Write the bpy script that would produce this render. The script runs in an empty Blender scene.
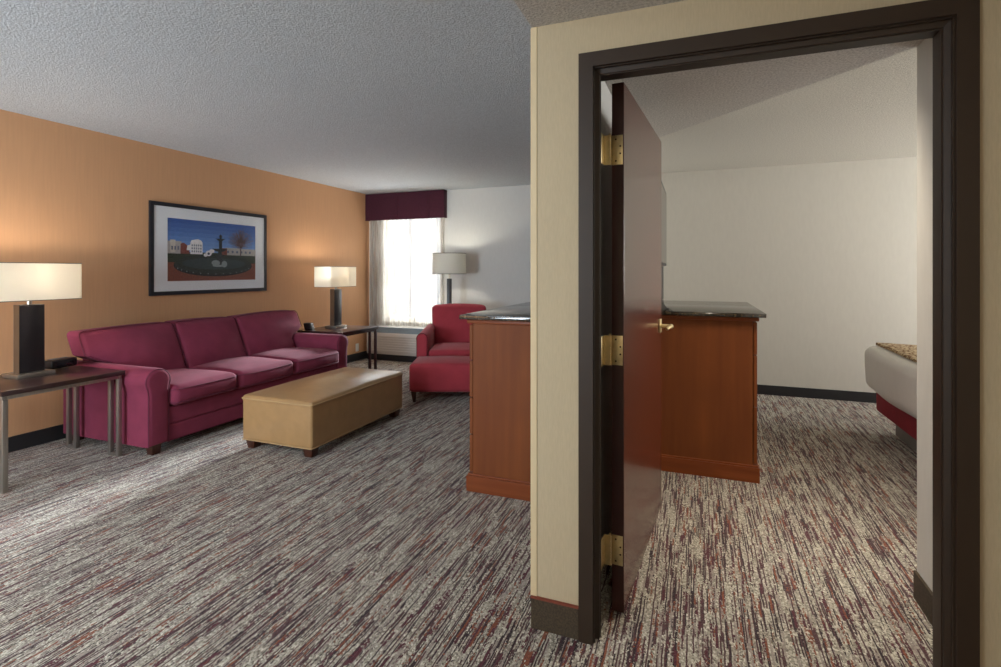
import bpy, bmesh, math, random
from mathutils import Vector, Matrix
random.seed(7)
C = bpy.context.scene.collection
PI = math.pi
sc = bpy.context.scene

# ------------------------------------------------------------------ helpers
def lin(c):
    return tuple(((v/255.0)/12.92 if v/255.0 <= 0.04045 else ((v/255.0+0.055)/1.055)**2.4) for v in c) + (1.0,)

class BM:
    """collects shapes in one bmesh"""
    def __init__(s): s.b = bmesh.new(); s.mi = 0
    def _merge(s, o):
        me = bpy.data.meshes.new('tmp'); o.to_mesh(me); o.free()
        n0 = len(s.b.faces); s.b.from_mesh(me); bpy.data.meshes.remove(me)
        s.b.faces.ensure_lookup_table()
        for f in s.b.faces[n0:]: f.material_index = s.mi
    def box(s, x0, x1, y0, y1, z0, z1, bev=0.0, seg=2, fn=None):
        o = bmesh.new(); bmesh.ops.create_cube(o, size=1)
        for v in o.verts:
            v.co = Vector(((x0+x1)/2+v.co.x*(x1-x0), (y0+y1)/2+v.co.y*(y1-y0), (z0+z1)/2+v.co.z*(z1-z0)))
        if bev > 0:
            bmesh.ops.bevel(o, geom=list(o.edges), offset=bev, segments=seg, profile=0.5, affect='EDGES')
        if fn:
            for v in o.verts: v.co = Vector(fn(v.co))
        s._merge(o); return s
    def prism(s, pts, axis, a0, a1, bev=0.0, seg=2):
        """extrude a 2D polygon along an axis: axis 'x' -> pts are (y,z); 'y' -> (x,z); 'z' -> (x,y)"""
        o = bmesh.new()
        def P(p, a):
            return {'x': (a, p[0], p[1]), 'y': (p[0], a, p[1]), 'z': (p[0], p[1], a)}[axis]
        A = [o.verts.new(P(p, a0)) for p in pts]; B = [o.verts.new(P(p, a1)) for p in pts]
        n = len(pts); fa = o.faces.new(A); fb = o.faces.new(B[::-1])
        for i in range(n): o.faces.new((A[i], B[i], B[(i+1) % n], A[(i+1) % n]))
        bmesh.ops.recalc_face_normals(o, faces=list(o.faces))
        if bev > 0:
            ed = list({e for f in (fa, fb) for e in f.edges})
            bmesh.ops.bevel(o, geom=ed, offset=bev, segments=seg, profile=0.5, affect='EDGES')
        s._merge(o); return s
    def soft(s, c, h, r, n=8, puff=(0, 0, 0, 0, 0, 0), fn=None):
        """rounded, crowned cushion block: puff = (-x,+x,-y,+y,-z,+z) crown heights"""
        o = bmesh.new(); vm = {}
        th = [0, PI/12, PI/6, PI/4]
        def samples(hh):
            inner = hh-r; L = []
            for t in reversed(th): L.append((-inner, -math.tan(t)))
            for i in range(1, n): L.append((-inner+2*inner*i/n, 0.0))
            for t in th: L.append((inner, math.tan(t)))
            return L
        S = [samples(h[k]) for k in range(3)]
        def vert(i3, d3):
            inn = Vector(i3); d = Vector(d3)
            if d.length > 1e-9: d = d.normalized()*r
            p = inn+d
            u = [max(-1, min(1, p[k]/h[k])) for k in range(3)]
            q = p.copy()
            w = [1-u[k]**2 for k in range(3)]
            q.x += (puff[1] if u[0] > 0 else -puff[0])*abs(u[0])*w[1]*w[2]
            q.y += (puff[3] if u[1] > 0 else -puff[2])*abs(u[1])*w[0]*w[2]
            q.z += (puff[5] if u[2] > 0 else -puff[4])*abs(u[2])*w[0]*w[1]
            q += Vector(c)
            if fn: q = Vector(fn(q))
            key = (round(p.x, 5), round(p.y, 5), round(p.z, 5))
            if key not in vm: vm[key] = o.verts.new(q)
            return vm[key]
        for ax in range(3):
            for sg in (-1, 1):
                a, b = [k for k in range(3) if k != ax]
                grid = []
                for (ia, da) in S[a]:
                    row = []
                    for (ib, db) in S[b]:
                        i3 = [0, 0, 0]; d3 = [0, 0, 0]
                        i3[a] = ia; i3[b] = ib; i3[ax] = sg*(h[ax]-r)
                        d3[a] = da; d3[b] = db; d3[ax] = sg
                        row.append(vert(i3, d3))
                    grid.append(row)
                for i in range(len(grid)-1):
                    for j in range(len(grid[0])-1):
                        q = [grid[i][j], grid[i+1][j], grid[i+1][j+1], grid[i][j+1]]
                        if len(set(q)) == 4:
                            try: o.faces.new(q)
                            except ValueError: pass
        bmesh.ops.recalc_face_normals(o, faces=list(o.faces))
        s._merge(o); return s
    def tube(s, pts, r, n=8, closed=False):
        o = bmesh.new(); P = [Vector(p) for p in pts]; m = len(P); rings = []
        up = Vector((0, 0, 1)); prevn = None
        for i in range(m):
            if closed: t = P[(i+1) % m]-P[i-1]
            else: t = P[min(i+1, m-1)]-P[max(i-1, 0)]
            t.normalize()
            if prevn is None:
                a = up if abs(t.dot(up)) < 0.9 else Vector((1, 0, 0))
                nn = (a-t*a.dot(t)).normalized()
            else:
                nn = prevn-t*prevn.dot(t)
                nn = nn.normalized() if nn.length > 1e-6 else Vector((1, 0, 0))
            prevn = nn; bb = t.cross(nn)
            rr = r[i] if isinstance(r, (list, tuple)) else r
            rings.append([o.verts.new(P[i]+nn*math.cos(2*PI*k/n)*rr+bb*math.sin(2*PI*k/n)*rr) for k in range(n)])
        for i in range(m if closed else m-1):
            A, B = rings[i], rings[(i+1) % m]
            for k in range(n): o.faces.new((A[k], A[(k+1) % n], B[(k+1) % n], B[k]))
        if not closed:
            o.faces.new(rings[0][::-1]); o.faces.new(rings[-1])
        bmesh.ops.recalc_face_normals(o, faces=list(o.faces))
        s._merge(o); return s
    def lathe(s, prof, cx=0, cy=0, n=32, axis='z', closed=False):
        o = bmesh.new(); rings = []
        for (r, z) in prof:
            if r < 1e-6: rings.append([o.verts.new((0, 0, z))])
            else: rings.append([o.verts.new((r*math.cos(2*PI*k/n), r*math.sin(2*PI*k/n), z)) for k in range(n)])
        m = len(rings)
        for i in range(m if closed else m-1):
            A, B = rings[i], rings[(i+1) % m]
            for k in range(n):
                if len(A) == 1 and len(B) == 1: continue
                if len(A) == 1: o.faces.new((A[0], B[k], B[(k+1) % n]))
                elif len(B) == 1: o.faces.new((A[k], A[(k+1) % n], B[0]))
                else: o.faces.new((A[k], A[(k+1) % n], B[(k+1) % n], B[k]))
        for v in o.verts:
            p = v.co.copy()
            if axis == 'x': p = Vector((p.z, p.x, p.y))
            if axis == 'y': p = Vector((p.x, p.z, p.y))
            v.co = p+Vector((cx, cy, 0))
        bmesh.ops.recalc_face_normals(o, faces=list(o.faces))
        s._merge(o); return s
    def quad(s, a, b, c, d):
        vs = [s.b.verts.new(p) for p in (a, b, c, d)]
        f = s.b.faces.new(vs); f.material_index = s.mi; return s
    def obj(s, name, mat, parent=None, smooth=True, angle=35):
        me = bpy.data.meshes.new(name)
        bmesh.ops.recalc_face_normals(s.b, faces=list(s.b.faces)) if False else None
        s.b.to_mesh(me); s.b.free()
        mats = mat if isinstance(mat, (list, tuple)) else [mat]
        for m in mats: me.materials.append(m)
        if smooth:
            me.polygons.foreach_set('use_smooth', [True]*len(me.polygons))
            me.set_sharp_from_angle(angle=math.radians(angle))
        o = bpy.data.objects.new(name, me); C.objects.link(o)
        if parent: o.parent = parent
        return o

def tag(o, label, cat=None, group=None, kind=None):
    o['label'] = label
    if cat: o['category'] = cat
    if group: o['group'] = group
    if kind: o['kind'] = kind
    return o
def thing(name, label, cat, loc=(0, 0, 0), rz=0, group=None, kind=None):
    o = bpy.data.objects.new(name, None); C.objects.link(o)
    o.empty_display_size = 0.1
    o.location = loc; o.rotation_euler = (0, 0, rz)
    return tag(o, label, cat, group, kind)
def copy_tree(o, parent=None):
    c = o.copy(); C.objects.link(c)
    if parent: c.parent = parent
    for ch in [x for x in bpy.data.objects if x.parent == o]: copy_tree(ch, c)
    return c

# ------------------------------------------------------------------ materials
def newmat(name):
    m = bpy.data.materials.new(name); m.use_nodes = True
    nt = m.node_tree; nt.nodes.clear()
    out = nt.nodes.new('ShaderNodeOutputMaterial')
    return m, nt, out
class N:
    def __init__(s, nt): s.nt = nt
    def __call__(s, typ, **kw):
        n = s.nt.nodes.new(typ)
        for k, v in kw.items():
            if k.startswith('i_'):
                key = k[2:]; key = int(key) if key.isdigit() else key.replace('_', ' ')
                n.inputs[key].default_value = v
            else: setattr(n, k, v)
        return n
    def L(s, a, b): s.nt.links.new(a, b)
def coords(n, scale=(1, 1, 1), rot=(0, 0, 0), world=True):
    if world:
        g = n('ShaderNodeNewGeometry'); src = g.outputs['Position']
    else:
        g = n('ShaderNodeTexCoord'); src = g.outputs['Object']
    m = n('ShaderNodeMapping'); m.inputs['Scale'].default_value = scale; m.inputs['Rotation'].default_value = rot
    n.L(src, m.inputs['Vector']); return m.outputs['Vector']
def ramp(n, fac, stops, interp='LINEAR'):
    r = n('ShaderNodeValToRGB'); r.color_ramp.interpolation = interp
    e = r.color_ramp.elements
    while len(e) > 1: e.remove(e[0])
    e[0].position = stops[0][0]; e[0].color = stops[0][1]
    for p, c in stops[1:]:
        x = e.new(p); x.color = c
    n.L(fac, r.inputs['Fac']); return r.outputs['Color']
def mix(n, fac, a, b, blend='MIX'):
    m = n('ShaderNodeMix', data_type='RGBA', blend_type=blend)
    for sock, v in ((m.inputs[0], fac), (m.inputs[6], a), (m.inputs[7], b)):
        if isinstance(v, (int, float)): sock.default_value = v
        elif isinstance(v, tuple): sock.default_value = v
        else: n.L(v, sock)
    return m.outputs[2]
def mat(name, col, rough=0.6, metal=0.0, spec=0.5, var=0.0, vscale=(8, 8, 8), bump=0.0, bscale=(200, 200, 200), bdist=0.002,
        sheen=0.0, coat=0.0, coatr=0.1, world=False, col2=None, detail=3, vc=(0.35, 0.65), emit=None, es=0):
    m, nt, out = newmat(name); n = N(nt)
    b = n('ShaderNodeBsdfPrincipled'); n.L(b.outputs[0], out.inputs[0])
    c = lin(col) if max(col) > 1.001 else tuple(col)+(1,)
    b.inputs['Roughness'].default_value = rough; b.inputs['Metallic'].default_value = metal
    b.inputs['Specular IOR Level'].default_value = spec
    b.inputs['Sheen Weight'].default_value = sheen; b.inputs['Sheen Roughness'].default_value = 0.4
    b.inputs['Coat Weight'].default_value = coat; b.inputs['Coat Roughness'].default_value = coatr
    c2 = lin(col2) if col2 else tuple(v*(1-var) for v in c[:3])+(1,)
    if var > 0 or col2:
        t = n('ShaderNodeTexNoise', i_Scale=1.0, i_Detail=float(detail)); n.L(coords(n, vscale, world=world), t.inputs['Vector'])
        n.L(ramp(n, t.outputs[0], [(vc[0], c2), (vc[1], c)]), b.inputs['Base Color'])
    else: b.inputs['Base Color'].default_value = c
    if bump > 0:
        t = n('ShaderNodeTexNoise', i_Scale=1.0, i_Detail=2.0); n.L(coords(n, bscale, world=world), t.inputs['Vector'])
        bp = n('ShaderNodeBump', i_Strength=bump, i_Distance=bdist); n.L(t.outputs[0], bp.inputs['Height'])
        n.L(bp.outputs[0], b.inputs['Normal'])
    if emit:
        b.inputs['Emission Color'].default_value = emit; b.inputs['Emission Strength'].default_value = es
    return m

def carpet_mat():
    m, nt, out = newmat('carpet'); n = N(nt)
    b = n('ShaderNodeBsdfPrincipled', i_Roughness=0.95); n.L(b.outputs[0], out.inputs[0])
    b.inputs['Specular IOR Level'].default_value = 0.15
    b.inputs['Sheen Weight'].default_value = 0.15
    geo = n('ShaderNodeNewGeometry')
    # slight wobble of the yarn rows
    wob = n('ShaderNodeTexNoise', i_Scale=18.0, i_Detail=1.0); n.L(geo.outputs['Position'], wob.inputs['Vector'])
    wv = n('ShaderNodeVectorMath', operation='MULTIPLY_ADD'); wv.inputs[1].default_value = (0.006, 0.0, 0); wv.inputs[2].default_value = (0, 0, 0)
    n.L(wob.outputs['Color'], wv.inputs[0])
    add = n('ShaderNodeVectorMath', operation='ADD'); n.L(geo.outputs['Position'], add.inputs[0]); n.L(wv.outputs[0], add.inputs[1])
    sep = n('ShaderNodeSeparateXYZ'); n.L(add.outputs[0], sep.inputs[0])
    def math_(op, a, bb=None, c=None):
        k = n('ShaderNodeMath', operation=op)
        for i, v in enumerate((a, bb, c)):
            if v is None: continue
            if isinstance(v, (int, float)): k.inputs[i].default_value = v
            else: n.L(v, k.inputs[i])
        return k.outputs[0]
    def rows(width, length, seed):
        """random value per dash: rows across X, dashes of varied length along Y"""
        cx = math_('FLOOR', math_('DIVIDE', math_('ADD', sep.outputs['X'], seed), width))
        w = n('ShaderNodeTexWhiteNoise', noise_dimensions='1D'); n.L(cx, w.inputs['W'])
        yo = math_('MULTIPLY_ADD', w.outputs['Value'], 7.0, sep.outputs['Y'])
        lenv = math_('MULTIPLY_ADD', w.outputs['Value'], length, length*0.5)
        cy = math_('FLOOR', math_('DIVIDE', yo, lenv))
        cmb = n('ShaderNodeCombineXYZ'); n.L(cx, cmb.inputs[0]); n.L(cy, cmb.inputs[1]); cmb.inputs[2].default_value = seed
        w2 = n('ShaderNodeTexWhiteNoise', noise_dimensions='3D'); n.L(cmb.outputs[0], w2.inputs['Vector'])
        return w2.outputs['Value']
    # tufts
    tuft = n('ShaderNodeTexVoronoi', i_Scale=1.0); tm = n('ShaderNodeMapping'); tm.inputs['Scale'].default_value = (190, 130, 1)
    n.L(geo.outputs['Position'], tm.inputs['Vector']); n.L(tm.outputs[0], tuft.inputs['Vector'])
    tcol = n('ShaderNodeSeparateColor'); n.L(tuft.outputs['Color'], tcol.inputs[0])
    base = ramp(n, tcol.outputs[0], [(0.0, lin((108, 100, 88))), (0.3, lin((150, 144, 130))), (0.7, lin((180, 174, 158))), (1.0, lin((216, 211, 196)))])
    # broad patches where darker rows gather
    big = n('ShaderNodeTexNoise', i_Scale=1.0, i_Detail=2.0); bmn = n('ShaderNodeMapping'); bmn.inputs['Scale'].default_value = (22, 4.5, 1)
    n.L(geo.outputs['Position'], bmn.inputs['Vector']); n.L(bmn.outputs[0], big.inputs['Vector'])
    def layer(cur, width, length, seed, thr, col, k=0.55):
        v = rows(width, length, seed)
        # threshold shifted by the broad patches and broken by tufts
        s_ = math_('ADD', v, math_('MULTIPLY', math_('SUBTRACT', big.outputs[0], 0.5), k))
        s_ = math_('ADD', s_, math_('MULTIPLY', math_('SUBTRACT', tcol.outputs[1], 0.5), 0.14))
        f = math_('GREATER_THAN', s_, thr)
        jit = mix(n, tcol.outputs[2], col, tuple(min(1, x*1.6+0.004) for x in col[:3])+(1,))
        return mix(n, f, cur, jit)
    c = base
    c = layer(c, 0.0060, 0.14, 0.31, 0.80, lin((134, 124, 116)), 0.3)
    c = layer(c, 0.0052, 0.15, 3.7, 0.785, lin((70, 46, 48)), 0.35)
    c = layer(c, 0.0046, 0.20, 6.2, 0.84, lin((44, 30, 34)), 0.4)
    c = layer(c, 0.0095, 0.10, 9.1, 0.93, lin((74, 34, 42)), 0.45)
    c = layer(c, 0.0075, 0.11, 14.3, 0.945, lin((112, 62, 42)), 0.3)
    n.L(c, b.inputs['Base Color'])
    dist = tuft.outputs['Distance']
    bp = n('ShaderNodeBump', i_Strength=0.7, i_Distance=0.004, invert=True); n.L(dist, bp.inputs['Height']); n.L(bp.outputs[0], b.inputs['Normal'])
    return m

def popcorn_mat(name, col, k=0.75):
    m, nt, out = newmat(name); n = N(nt)
    b = n('ShaderNodeBsdfPrincipled', i_Roughness=0.95); n.L(b.outputs[0], out.inputs[0]); b.inputs['Specular IOR Level'].default_value = 0.1
    t = n('ShaderNodeTexNoise', i_Scale=105.0, i_Detail=3.0, i_Roughness=0.6); n.L(coords(n), t.inputs['Vector'])
    c = lin(col); d = tuple(x*k for x in c[:3])+(1,)
    n.L(ramp(n, t.outputs[0], [(0.38, d), (0.6, c)]), b.inputs['Base Color'])
    bp = n('ShaderNodeBump', i_Strength=1.0, i_Distance=0.006); n.L(t.outputs[0], bp.inputs['Height']); n.L(bp.outputs[0], b.inputs['Normal'])
    return m

def cloth_translucent(name, col, transp=0.0, trans=0.5, rough=0.9, fold_stripes=False):
    m, nt, out = newmat(name); n = N(nt)
    d = n('ShaderNodeBsdfDiffuse'); t = n('ShaderNodeBsdfTranslucent'); mx = n('ShaderNodeMixShader'); mx.inputs[0].default_value = trans
    c = lin(col); d.inputs[0].default_value = c; t.inputs[0].default_value = c
    n.L(d.outputs[0], mx.inputs[1]); n.L(t.outputs[0], mx.inputs[2])
    if fold_stripes:
        nz = n('ShaderNodeTexNoise', i_Scale=1.0, i_Detail=3.0); n.L(coords(n, (160, 4, 3)), nz.inputs['Vector'])  # darker streaks painted into the cloth for the shade of the folds
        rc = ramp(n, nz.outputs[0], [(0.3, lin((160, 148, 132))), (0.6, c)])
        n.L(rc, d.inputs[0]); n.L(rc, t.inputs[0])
    if transp > 0:
        tr = n('ShaderNodeBsdfTransparent'); m2 = n('ShaderNodeMixShader'); m2.inputs[0].default_value = transp
        n.L(mx.outputs[0], m2.inputs[1]); n.L(tr.outputs[0], m2.inputs[2]); n.L(m2.outputs[0], out.inputs[0])
    else: n.L(mx.outputs[0], out.inputs[0])
    return m
def glass_mat(name):
    m, nt, out = newmat(name); n = N(nt)
    tr = n('ShaderNodeBsdfTransparent'); g = n('ShaderNodeBsdfGlossy', i_Roughness=0.02)
    lw = n('ShaderNodeLayerWeight', i_Blend=0.5); pw = n('ShaderNodeMath', operation='POWER'); pw.inputs[1].default_value = 5.0
    n.L(lw.outputs['Facing'], pw.inputs[0])
    fr = n('ShaderNodeMath', operation='MULTIPLY_ADD'); fr.inputs[1].default_value = 0.9; fr.inputs[2].default_value = 0.03
    n.L(pw.outputs[0], fr.inputs[0]); mx = n('ShaderNodeMixShader')
    n.L(fr.outputs[0], mx.inputs[0]); n.L(tr.outputs[0], mx.inputs[1]); n.L(g.outputs[0], mx.inputs[2]); n.L(mx.outputs[0], out.inputs[0])
    return m
def wood_mat(name, dark, light, rough=0.35, coat=0.3, axis='z', coatr=0.12, sc_=1.0):
    m, nt, out = newmat(name); n = N(nt)
    b = n('ShaderNodeBsdfPrincipled', i_Roughness=rough); n.L(b.outputs[0], out.inputs[0])
    b.inputs['Coat Weight'].default_value = coat; b.inputs['Coat Roughness'].default_value = coatr
    b.inputs['Specular IOR Level'].default_value = 0.3 if rough > 0.45 else 0.5
    s = {'z': (26, 26, 1.6), 'y': (26, 1.6, 26), 'x': (1.6, 26, 26)}[axis]
    t = n('ShaderNodeTexNoise', i_Scale=1.0*sc_, i_Detail=6.0, i_Roughness=0.6); n.L(coords(n, s, world=False), t.inputs['Vector'])
    t2 = n('ShaderNodeTexNoise', i_Scale=3.0, i_Detail=2.0); n.L(coords(n, (1, 1, 1), world=False), t2.inputs['Vector'])
    c = ramp(n, t.outputs[0], [(0.3, lin(dark)), (0.7, lin(light))])
    c2 = mix(n, ramp(n, t2.outputs[0], [(0.35, (0, 0, 0, 1)), (0.7, (0.6, 0.6, 0.6, 1))]), c, lin(dark))
    n.L(c2, b.inputs['Base Color'])
    return m
def granite_mat(name, a, b_, rough=0.15):
    m, nt, out = newmat(name); n = N(nt)
    b = n('ShaderNodeBsdfPrincipled', i_Roughness=rough); n.L(b.outputs[0], out.inputs[0])
    b.inputs['IOR'].default_value = 1.9
    t = n('ShaderNodeTexVoronoi', i_Scale=110.0); n.L(coords(n, (1, 1, 1)), t.inputs['Vector'])
    s = n('ShaderNodeSeparateColor'); n.L(t.outputs['Color'], s.inputs[0])
    n.L(ramp(n, s.outputs[0], [(0.0, lin(a)), (0.75, lin(a)), (0.86, lin(b_)), (1.0, lin((150, 125, 95)))], 'CONSTANT'), b.inputs['Base Color'])
    return m

M = {}
M['carpet'] = carpet_mat()
M['ceil'] = popcorn_mat('ceiling_texture', (204, 210, 214))
M['ceil2'] = popcorn_mat('soffit_texture', (206, 202, 196), 0.7)
M['orange'] = mat('orange_wallcovering', (205, 156, 114), 0.8, var=0.05, vscale=(60, 60, 3), bump=0.15, bscale=(300, 300, 40), world=True)
M['beige'] = mat('woven_beige_wallcovering', (192, 177, 147), 0.8, var=0.07, vscale=(220, 220, 30), bump=0.2, bscale=(350, 350, 90), world=True)
M['greywall'] = mat('pale_grey_wall', (208, 207, 202), 0.85, var=0.03, vscale=(40, 40, 10), bump=0.1, world=True)
M['bedwall'] = mat('warm_white_wall', (206, 202, 192), 0.85, var=0.03, vscale=(40, 40, 10), bump=0.1, world=True)
M['base_carpet'] = mat('brown_carpet_base', (78, 66, 50), 0.95, var=0.45, vscale=(160, 160, 160), bump=0.5, bscale=(300, 300, 300), world=True)
M['base_dark'] = mat('dark_rubber_base', (34, 32, 34), 0.7, var=0.15, world=True)
M['frame'] = mat('dark_bronze_paint', (50, 37, 26), 0.5, spec=0.5, var=0.08, vscale=(15, 15, 15))
M['door'] = wood_mat('mahogany_door', (74, 27, 16), (98, 40, 24), rough=0.27, coat=0.5, coatr=0.16)
M['dooredge'] = wood_mat('door_edge', (44, 14, 10), (66, 24, 18), rough=0.4, coat=0.2)
M['brass'] = mat('brass', (228, 210, 162), 0.4, metal=1.0, var=0.15, vscale=(40, 40, 40))
M['screw'] = mat('dark_screw', (70, 55, 35), 0.4, metal=0.8, var=0.2)
M['cherry'] = wood_mat('cherry_veneer', (110, 57, 24), (132, 73, 31), rough=0.6, coat=0.0, sc_=0.5)
M['cherryh'] = wood_mat('cherry_plinth', (116, 56, 24), (138, 72, 32), rough=0.5, coat=0.05, axis='x')
M['granite'] = granite_mat('dark_granite', (44, 40, 34), (96, 84, 66), 0.10)
M['dark'] = mat('dark_gap', (22, 16, 12), 0.8, var=0.1)
M['sofa'] = mat('burgundy_chenille', (128, 52, 73), 0.85, spec=0.2, var=0.14, vscale=(9, 9, 9), bump=0.35, bscale=(260, 260, 260), sheen=0.05)
M['sofap'] = mat('burgundy_piping', (104, 36, 60), 0.8, var=0.1)
M['chair'] = mat('red_upholstery', (166, 60, 70), 0.85, spec=0.2, var=0.10, vscale=(9, 9, 9), bump=0.3, bscale=(260, 260, 260), sheen=0.15)
M['chairs'] = mat('red_seam', (112, 28, 40), 0.85, var=0.1)
M['leather'] = mat('tan_leather', (170, 134, 90), 0.32, var=0.10, vscale=(14, 14, 14), bump=0.25, bscale=(120, 120, 120), bdist=0.001, coat=0.35, coatr=0.25)
M['leatherp'] = mat('tan_leather_piping', (186, 154, 110), 0.4, var=0.1)
M['foot'] = wood_mat('dark_foot_wood', (52, 24, 14), (78, 38, 22), 0.4, 0.2)
M['tabletop'] = wood_mat('espresso_top', (38, 22, 22), (60, 38, 36), rough=0.28, coat=0.4, axis='y')
M['steel'] = mat('brushed_steel', (170, 164, 156), 0.42, metal=0.9, var=0.15, vscale=(60, 60, 2))
M['darksteel'] = mat('bronzed_steel', (84, 66, 66), 0.4, metal=0.7, var=0.15, vscale=(60, 60, 2))
M['lampblack'] = wood_mat('lamp_espresso', (20, 17, 20), (38, 32, 34), rough=0.4, coat=0.2)
M['nickel'] = mat('satin_nickel', (176, 168, 156), 0.3, metal=0.9, var=0.06, vscale=(50, 50, 50))
M['shade'] = cloth_translucent('linen_shade', (250, 246, 236), trans=0.55)
M['shade2'] = cloth_translucent('dim_linen_shade', (226, 224, 216), trans=0.30)
M['trim'] = mat('shade_trim', (120, 116, 108), 0.7, var=0.05)
M['bulb'] = mat('frosted_bulb', (255, 250, 240), 0.4, var=0.01, emit=(1, 0.88, 0.72, 1), es=8)
M['black'] = mat('black_plastic', (24, 24, 27), 0.35, var=0.1)
M['greypl'] = mat('grey_plastic', (120, 124, 128), 0.4, var=0.05)
M['white'] = mat('white_plastic', (225, 222, 214), 0.45, var=0.03)
M['ptac'] = mat('off_white_metal', (205, 202, 198), 0.5, var=0.03)
M['ptacg'] = mat('blue_grey_grille', (112, 126, 136), 0.5, var=0.08)
M['valance'] = mat('plum_fabric', (66, 14, 36), 0.9, var=0.2, vscale=(30, 30, 30), bump=0.3, sheen=0.1)
M['sheer'] = cloth_translucent('sheer_curtain', (206, 201, 192), transp=0.18, trans=0.05, fold_stripes=True)
M['glass'] = glass_mat('clear_glass')
M['pframe'] = mat('black_picture_frame', (30, 30, 38), 0.35, var=0.1)
M['matboard'] = mat('white_mat_board', (242, 246, 250), 0.8, var=0.02)
M['duvet'] = mat('white_duvet', (226, 222, 214), 0.85, var=0.03, bump=0.3, bscale=(14, 14, 14), bdist=0.01)
M['skirt'] = mat('crimson_bed_skirt', (140, 14, 34), 0.85, var=0.15)
M['bedbase'] = mat('grey_bed_base', (120, 112, 104), 0.7, var=0.1)
def throw_mat():
    m, nt, out = newmat('patterned_throw'); n = N(nt)
    b = n('ShaderNodeBsdfPrincipled', i_Roughness=0.9); n.L(b.outputs[0], out.inputs[0])
    w = n('ShaderNodeTexVoronoi', i_Scale=1.0, feature='DISTANCE_TO_EDGE'); n.L(coords(n, (28, 28, 28), world=False), w.inputs['Vector'])
    n.L(ramp(n, w.outputs[0], [(0.05, lin((120, 84, 44))), (0.18, lin((206, 184, 146)))]), b.inputs['Base Color'])
    return m
M['throw'] = throw_mat()
M['screen'] = mat('tv_screen', (14, 14, 16), 0.12, var=0.05)

# ------------------------------------------------------------------ room dimensions
LX = -4.60      # orange wall face
FY = 6.50       # living far wall face
CZ = 2.445      # living ceiling
SZ = 2.19       # dropped ceiling over hall and bedroom entry
BZ = 2.40       # bedroom ceiling
PY0, PY1 = 1.79, 1.915     # door partition
PX0 = -0.56
WX1 = -0.40     # bedroom side of dividing wall
BY = 6.03       # bedroom far wall
RX = 0.82       # short entry wall
BX = 4.60       # bedroom right wall
SY0 = -2.6      # rear wall
def struct(name, bm, m, label=None, parent=None, smooth=False):
    o = bm.obj(name, m, parent, smooth=smooth)
    if parent is None:
        o['kind'] = 'structure'
        if label: o['label'] = label
    return o

# floor slab
struct('floor', BM().box(LX-0.2, BX+0.2, SY0-0.2, FY+0.4, -0.12, 0), M['carpet'], 'grey, plum and rust streaked carpet running through both rooms')
# ceilings
struct('ceiling', BM().box(LX-0.2, PX0, SY0-0.2, FY+0.4, CZ, CZ+0.15), M['ceil'], 'grey popcorn textured ceiling over the seating area')
b = BM().prism([(PX0, SY0-0.2), (BX+0.2, SY0-0.2), (BX+0.2, 2.47), (RX, 2.49), (WX1, 3.74), (WX1, PY1), (PX0, PY1)], 'z', SZ, CZ+0.15)
struct('ceiling_lower', b, M['ceil2'], 'lower taupe popcorn ceiling over the doorway')
struct('ceiling_bedroom', BM().box(WX1, BX+0.2, 2.36, BY+0.3, BZ, CZ+0.14), popcorn_mat('bedroom_ceiling_texture', (216, 212, 202)), 'pale textured ceiling over the bedroom')
# walls
struct('wall_left', BM().box(LX-0.2, LX, SY0, FY, 0, CZ), M['orange'], 'tan orange accent wall behind the sofa')
# far wall with window opening X -4.40..-3.42, Z .55..2.14
WX, WXb, WZ0, WZ1 = -4.36, -3.40, 0.56, 2.16
b = BM()
b.box(LX-0.2, WX, FY, FY+0.25, 0, CZ); b.box(WXb, PX0, FY, FY+0.25, 0, CZ)
b.box(WX, WXb, FY, FY+0.25, 0, WZ0); b.box(WX, WXb, FY, FY+0.25, WZ1, CZ)
struct('wall_far', b, M['greywall'], 'pale grey window wall behind the red armchair')
struct('wall_middle', BM().box(PX0, WX1, PY1, FY, 0, CZ), M['greywall'], 'dividing wall between seating area and bedroom')
# partition with door opening
OX0, OX1, OZ = -0.335, 0.675, 2.012
FO = 0.050
b = BM(); b.prism([(PX0, 0), (OX0-0.01, 0), (OX0-0.01, OZ+0.01), (OX1+0.01, OZ+0.01), (OX1+0.01, 0), (BX, 0), (BX, SZ), (PX0, SZ)], 'y', PY0, PY1)
struct('wall_front', b, M['beige'], 'beige woven wall around the bedroom doorway')
struct('wall_entry', BM().box(RX, RX+0.12, PY1, 2.49, 0, SZ), M['bedwall'], 'short pale wall just inside the bedroom doorway')
struct('wall_entry_return', BM().box(RX+0.12, BX, 2.35, 2.49, 0, BZ), M['bedwall'], 'bedroom wall beside the entry')
struct('wall_bedroom', BM().box(WX1, BX, BY, BY+0.2, 0, BZ), M['bedwall'], 'warm white far wall of the bedroom')
# bedroom right wall with window
b = BM(); b.box(BX, BX+0.2, 1.9, 3.6, 0, BZ); b.box(BX, BX+0.2, 5.9, BY+0.2, 0, BZ)
b.box(BX, BX+0.2, 3.6, 5.9, 0, 0.6); b.box(BX, BX+0.2, 3.6, 5.9, 2.2, BZ)
struct('wall_right', b, M['bedwall'], 'bedroom window wall out of view')
struct('wall_rear', BM().box(LX-0.2, BX+0.2, SY0-0.2, SY0, 0, CZ), M['beige'], 'wall behind the viewer')
struct('wall_hall', BM().box(1.9, 2.05, SY0, PY0, 0, SZ), M['beige'], 'hall wall to the right of the viewer')

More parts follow.
